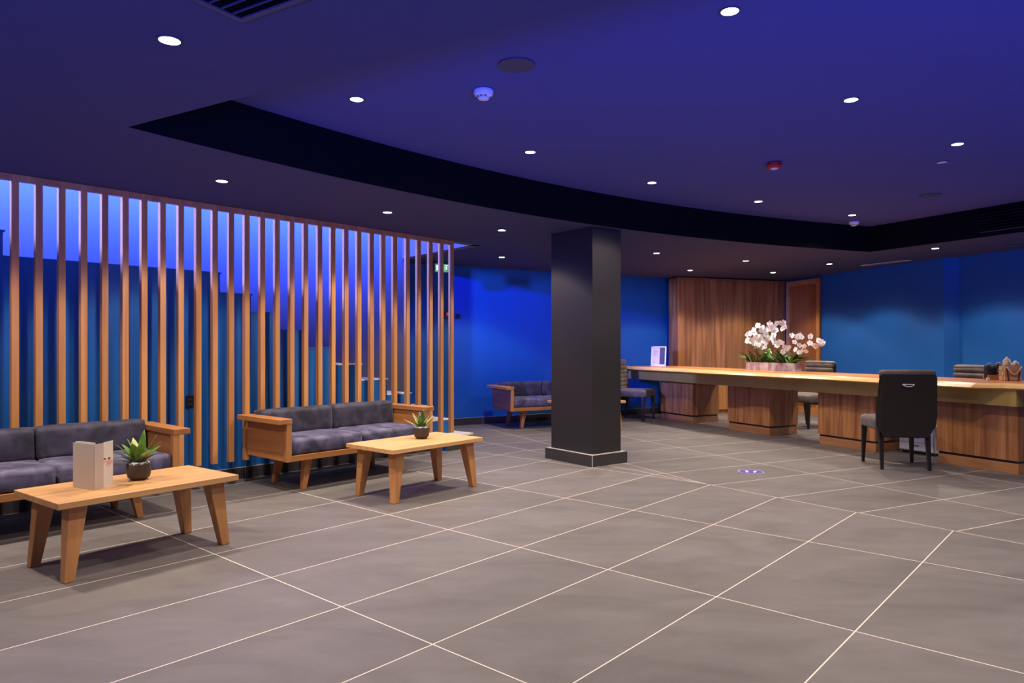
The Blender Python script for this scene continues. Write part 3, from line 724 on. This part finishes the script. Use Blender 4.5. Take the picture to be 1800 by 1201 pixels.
# ------------------------------------------------------------------ ceiling fittings
WARM = (1.0, .86, .72)
lamp_no = [0]
POWER = 158.0
def beam(k):                                  # downlight whose output falls off away from the vertical and is cut by its recess
    ld = bpy.data.lights.new('downlight_beam', 'SPOT'); ld.energy = POWER*k; ld.color = WARM; ld.spot_size = R(170); ld.spot_blend = .1; ld.shadow_soft_size = .035
    ld.use_nodes = True; nt = ld.node_tree; em = nt.nodes['Emission']
    tc = nt.nodes.new('ShaderNodeNewGeometry'); sp = nt.nodes.new('ShaderNodeSeparateXYZ'); nt.links.new(tc.outputs['Incoming'], sp.inputs[0])
    ab = nt.nodes.new('ShaderNodeMath'); ab.operation = 'ABSOLUTE'; nt.links.new(sp.outputs['Z'], ab.inputs[0])
    rp = nt.nodes.new('ShaderNodeValToRGB'); el = rp.color_ramp.elements
    el[0].position, el[0].color = .38, (0, 0, 0, 1); el[1].position, el[1].color = 1.0, (1, 1, 1, 1)
    for p, v in ((.48, .025), (.53, .11), (.60, .36), (.70, .43), (.82, .54), (.91, .78)):
        e = el.new(p); e.color = (v, v, v, 1)
    nt.links.new(ab.outputs[0], rp.inputs['Fac']); nt.links.new(rp.outputs['Color'], em.inputs['Strength'])
    return ld
def downlight(x, y, z, label, lit=True, k=1.0, spread=116):
    t = thing('downlight', label, 'ceiling light', (x, y, z), 0, 'recessed ceiling downlights')
    bm = BM(); lathe(bm, [(.038, -.001), (.046, -.001), (.046, -.004), (.043, -.005), (.038, -.004)], 28); obj('trim_ring', bm, rim_grey, t, True)
    bm = BM(); lathe(bm, [(.037, -.001), (.037, -.004), (.03, -.005)], 28); obj('lens', bm, lamp_on if lit else lamp_off, t, True)
    if lit:
        ld = beam(k)
        lo_ = bpy.data.objects.new('downlight_beam', ld); C.objects.link(lo_); lo_.parent = t; lo_.location = (0, 0, -.03)
    return t
U = ZU; Lw = ZL
vis = [((627, 174), U, 'lit downlight in the raised ceiling nearest the curved tip, left of the white smoke detector'),
       ((932, 267), U, 'lit downlight in the raised ceiling along the curved edge, below the smoke detector'),
       ((1146, 321), U, 'lit downlight in the raised ceiling by the curved edge, left of the red alarm'),
       ((1333, 354), U, 'lit downlight in the raised ceiling just below the red alarm'),
       ((1498, 378), U, 'lit downlight in the raised ceiling just above the far white smoke detector'),
       ((1283, 19), U, 'big lit downlight at the top edge of the picture, in the raised ceiling'),
       ((1496, 175), U, 'lit downlight in the raised ceiling, right of and above the red alarm'),
       ((1683, 253), U, 'lit downlight in the raised ceiling near the right edge, beside the switched off lamp'),
       ((298, 70), Lw, 'lit downlight in the lower ceiling beside the square black vent'),
       ((390, 318), Lw, 'lit downlight in the lower ceiling above the leftmost sofa'),
       ((681, 373), Lw, 'lit downlight in the lower ceiling above the middle sofa'),
       ((882, 404.5), Lw, 'lit downlight in the lower ceiling left of the column, upper of two'),
       ((882, 452), Lw, 'lit downlight in the lower ceiling left of the column, lower of two'),
       ((1154, 445), Lw, 'lit downlight in the lower ceiling just right of the column'),
       ((1213, 475), Lw, 'lit downlight above the left end of the wooden cabinet'),
       ((1311, 458.5), Lw, 'lit downlight in front of the middle of the cabinet, nearer to the curved edge'),
       ((1359, 479), Lw, 'lit downlight above the right end of the wooden cabinet'),
       ((1458, 464), Lw, 'lit downlight in the lower ceiling before the framed wooden door'),
       ((1644, 436.5), Lw, 'lit downlight in the lower ceiling strip by the right wall')]
for (px, py), z, lb in vis:
    p = at(px, py, z); downlight(p.x, p.y, z, lb)
p = at(1656, 285, U); downlight(p.x, p.y, U, 'switched off downlight in the raised ceiling near the right edge', False)
for x, y, z in ((-2.97, 3.74, Lw), (-3.9, 2.6, Lw), (2.1, 1.4, U), (3.3, 2.5, U), (5.0, 3.8, U), (.2, .6, Lw), (6.0, 7.0, Lw)):
    downlight(x, y, z, 'recessed downlight outside the picture')

def ceiling_disc(name, label, cat, px, py, z, r, mats, prof):
    p = at(px, py, z); t = thing(name, label, cat, (p.x, p.y, z)); return t
p = at(908, 113, U); t = thing('ceiling_speaker', 'large round dark speaker grille near the white smoke detector', 'speaker', (p.x, p.y, U))
bm = BM(); lathe(bm, [(.086, -.001), (.094, -.001), (.094, -.008), (.086, -.009)], 36); obj('rim', bm, rim_grey, t)
bm = BM(); lathe(bm, [(.085, -.001), (.085, -.006), (.05, -.007)], 36); obj('grille', bm, grey_grille, t)
for (px, py, z, lb) in ((1635, 343, U, 'round dark speaker grille in the raised ceiling near the right end'), (1786, 431, Lw, 'round black speaker grille in the lower ceiling strip at the right edge')):
    p = at(px, py, z); dup(t, (p.x, p.y, z), 0, lb)
p = at(850, 158, U); sd_ = thing('smoke_detector', 'white domed smoke detector on the raised ceiling beside the round speaker', 'smoke detector', (p.x, p.y, U))
bm = BM(); lathe(bm, [(.048, -.0005), (.056, -.004), (.057, -.018), (.048, -.036), (.034, -.044)], 36); obj('housing', bm, white_plastic, sd_, True)
bm = BM()
for k in range(10):
    a = 2*PI*k/10
    if k % 5 == 4: continue
    c_, s_ = math.cos(a), math.sin(a); v = [bm.verts.new((r*math.cos(b), r*math.sin(b), z)) for r, z in ((.0435, -.0408), (.0365, -.0445)) for b in (a-.2, a+.2)]
    bm.faces.new((v[0], v[1], v[3], v[2]))
obj('vent_slot', bm, black_plastic, sd_)
bm = BM(); lathe(bm, [(.033, -.044), (.030, -.054), (.02, -.056)], 28); obj('cap', bm, white_plastic, sd_, True)
p = at(1501, 389, U); dup(sd_, (p.x, p.y, U), 0, 'small white smoke detector at the far end of the raised ceiling')
p = at(1361, 286, U); rd = thing('fire_alarm', 'dark red octagonal fire alarm sounder on the raised ceiling', 'fire alarm', (p.x, p.y, U))
bm = BM(); lathe(bm, [(.05, -.0005), (.062, -.006), (.062, -.032), (.045, -.046)], 8); obj('housing', bm, red_plastic, rd)
bm = BM(); lathe(bm, [(.028, -.046), (.026, -.053), (.012, -.055)], 20); obj('lens', bm, plain('pink_lens', (.85, .55, .55), .3), rd)
# square black air vent
vp = at(425, 36, Lw); va = R(-31)
vt = thing('ceiling_vent', 'square black slatted air vent at the top left of the picture', 'air vent', (vp.x, vp.y, Lw), va)   # local x runs away to the right, local -y towards the camera
VW = .62
bm = BM()
for q_ in ((0, VW, -.022, 0), (0, VW, -VW, -VW+.022), (0, .022, -VW+.022, -.022), (VW-.022, VW, -VW+.022, -.022)): box(bm, *q_, -.010, -.0005)
obj('frame', bm, rim_grey, vt)
bm = BM(); box(bm, .022, VW-.022, -VW+.022, -.022, -.004, -.0005); obj('backing', bm, plain('matt_black', (.002, .002, .005), .9, spec=.03), vt)
for k in range(12):
    y = -.06-k*.045
    bm = BM(); box(bm, .03, VW-.03, y-.0015, y+.0015, -.011, -.0045); obj('louvre', bm, rim_grey, vt)
# linear slot vent in lower ceiling by the right wall
p = at(1556, 462.2, Lw); lv = thing('slot_vent', 'pale strip air vent in the lower ceiling close to the right wall', 'air vent', (p.x, p.y, Lw), R(-64))
bm = BM(); box(bm, -.35, .35, -.05, -.035, -.006, -.0005); box(bm, -.35, .35, .035, .05, -.006, -.0005); box(bm, -.35, -.335, -.035, .035, -.006, -.0005); box(bm, .335, .35, -.035, .035, -.006, -.0005); obj('frame', bm, white_plastic, lv)
bm = BM()
for k in range(4): box(bm, -.335, .335, -.03+k*.018, -.024+k*.018, -.005, -.0005)
obj('blade', bm, rim_grey, lv)
# black grille set into the dark band on the right
ra = (Vector((7.35, 2.55))-p2).normalized(); g0 = p2+ra*1.30; ga = math.atan2(ra.y, ra.x)
gv = thing('wall_grille', 'long black air grille in the dark ceiling band at the right edge', 'air grille', (g0.x, g0.y, ZL), ga)
bm = BM(); box(bm, 0, 1.6, -.012, -.002, .055, .27); obj('backing', bm, plain('matt_black', (.002, .002, .005), .9, spec=.03), gv)
bm = BM(); box(bm, 0, 1.6, -.018, -.002, .046, .054); obj('lower_edge', bm, rim_grey, gv)
for k in range(6):
    bm = BM(); box(bm, 0, 1.6, -.022, -.0125, .075+k*.032, .079+k*.032); obj('blade', bm, black_plastic, gv)

# emergency exit sign, call point and switch on the back wall behind the screen
es = thing('exit_sign', 'lit green emergency exit sign hanging behind the right end of the slats', 'exit sign', (-.935, 9.50, 2.125), R(20))
bm = BM(); box(bm, -.11, .11, -.012, .012, 0, .125, .003); obj('housing', bm, black_plastic, es)
bm = BM(); box(bm, -.103, .103, -.0135, -.0122, .008, .117); obj('face', bm, sign_green, es)
bm = BM()
for q_ in ((-.085, -.03, .03, .098), (.03, .036, .03, .10), (.084, .09, .03, .10), (.03, .09, .094, .10), (.046, .06, .045, .08)): box(bm, q_[0], q_[1], -.0145, -.0136, q_[2], q_[3])
box(bm, -.02, .015, -.0145, -.0136, .06, .068)
obj('pictogram', bm, sign_white, es)
bm = BM(); box(bm, -.07, -.064, -.003, .003, .125, .164); box(bm, .064, .07, -.003, .003, .125, .164); obj('hanger', bm, rim_grey, es)
def wall_x(px):                                  # point on the back wall seen at column px
    k = (px-900)/F; sl = (WPTS[3].y-W0.y)/(WPTS[3].x-W0.x); Y = (W0.y-sl*W0.x)/(1-sl*k); return Vector((k*Y, Y))
p = wall_x(786); cpnt = thing('call_point', 'small red fire call point on the blue back wall behind the slats', 'call point', (p.x, p.y, 1.55), R(26.7))
bm = BM(); box(bm, -.045, .045, -.04, -.001, 0, .09, .004); obj('box', bm, red_plastic, cpnt)
bm = BM(); box(bm, -.025, .025, -.042, -.0401, .025, .065); obj('glass', bm, white_plastic, cpnt)
p = wall_x(804); sw = thing('light_switch', 'small dark switch on the blue back wall right of the slat screen', 'switch', (p.x, p.y, 1.53), R(26.7))
bm = BM(); box(bm, -.035, .035, -.012, -.001, 0, .07, .003); obj('plate', bm, plain('dark_blue_plate', (.012, .02, .07), .4), sw)
bm = BM(); box(bm, -.014, .014, -.016, -.0121, .018, .052, .002); obj('rocker', bm, black_plastic, sw)

# floor sticker
sp_ = at(1320, 829.5, 0)
sk = thing('floor_sticker', 'round purple floor sticker with white footprints, on the grey tiles', 'sticker', (sp_.x, sp_.y, .0005), R(-20))
def disc(bm, cx, cy, rx_, ry_, z, rot=0, n=32, inner=None):
    pts = []
    for k in range(n):
        a = 2*PI*k/n; x, y = rx_*math.cos(a), ry_*math.sin(a)
        pts.append((cx+x*math.cos(rot)-y*math.sin(rot), cy+x*math.sin(rot)+y*math.cos(rot)))
    prism(bm, pts, z, z+.0006)
bm = BM(); disc(bm, 0, 0, .118, .118, 0, n=48); obj('disc', bm, sticker_blue, sk)
bm = BM(); n = 48
i0 = [bm.verts.new((.107*math.cos(2*PI*k/n), .107*math.sin(2*PI*k/n), .0012)) for k in range(n)]; o0 = [bm.verts.new((.113*math.cos(2*PI*k/n), .113*math.sin(2*PI*k/n), .0012)) for k in range(n)]
for k in range(n): bm.faces.new((i0[k], i0[(k+1) % n], o0[(k+1) % n], o0[k]))
obj('ring', bm, sticker_white, sk)
for q_ in ((-.036, .012, .015, .032, .15), (-.032, -.040, .012, .012, 0), (.034, .024, .015, .032, -.15), (.032, -.028, .012, .012, 0)):
    bm = BM(); disc(bm, q_[0], q_[1], q_[2], q_[3], .0007, q_[4]); obj('footprint', bm, sticker_white, sk)

# ------------------------------------------------------------------ light
def area(name, loc, rot, sx, sy, energy, col, spread=180):
    ld = bpy.data.lights.new(name, 'AREA'); ld.shape = 'RECTANGLE'; ld.size = sx; ld.size_y = sy; ld.energy = energy; ld.color = col; ld.spread = R(spread)
    o = bpy.data.objects.new(name, ld); C.objects.link(o); o.location = loc; o.rotation_euler = rot; return o
q_ = LS(3.0, -6.30); area('stairwell_cove_light', (q_.x, q_.y, 2.95), (R(84), 0, A0), 6.0, .10, 720, (.034, .088, 1.0), 128)
q_ = LS(.0, -6.3); area('stairwell_blue_light', (q_.x, q_.y, 3.10), (R(84), 0, A0-PI/2+R(6)), .2, .2, 62, (.012, .02, 1.0), 40)
q_ = LS(-.9, -7.06); area('stairwell_landing_light', (q_.x, q_.y, 2.60), (R(85), 0, A0-PI/2), .2, .6, 240, (.24, .31, 1.0), 84)
area('added_blue_uplight', (1.5, -5.0, -.35), (PI, 0, 0), 11.0, 3.0, 5200, (.05, .09, 1.0))       # added unseen uplight to turn the ceiling blue, sunk to spare low surfaces
w = bpy.data.worlds.new('dusk'); sc.world = w; w.use_nodes = True
bgn = w.node_tree.nodes['Background']; bgn.inputs['Color'].default_value = (.10, .14, .9, 1); bgn.inputs['Strength'].default_value = .06
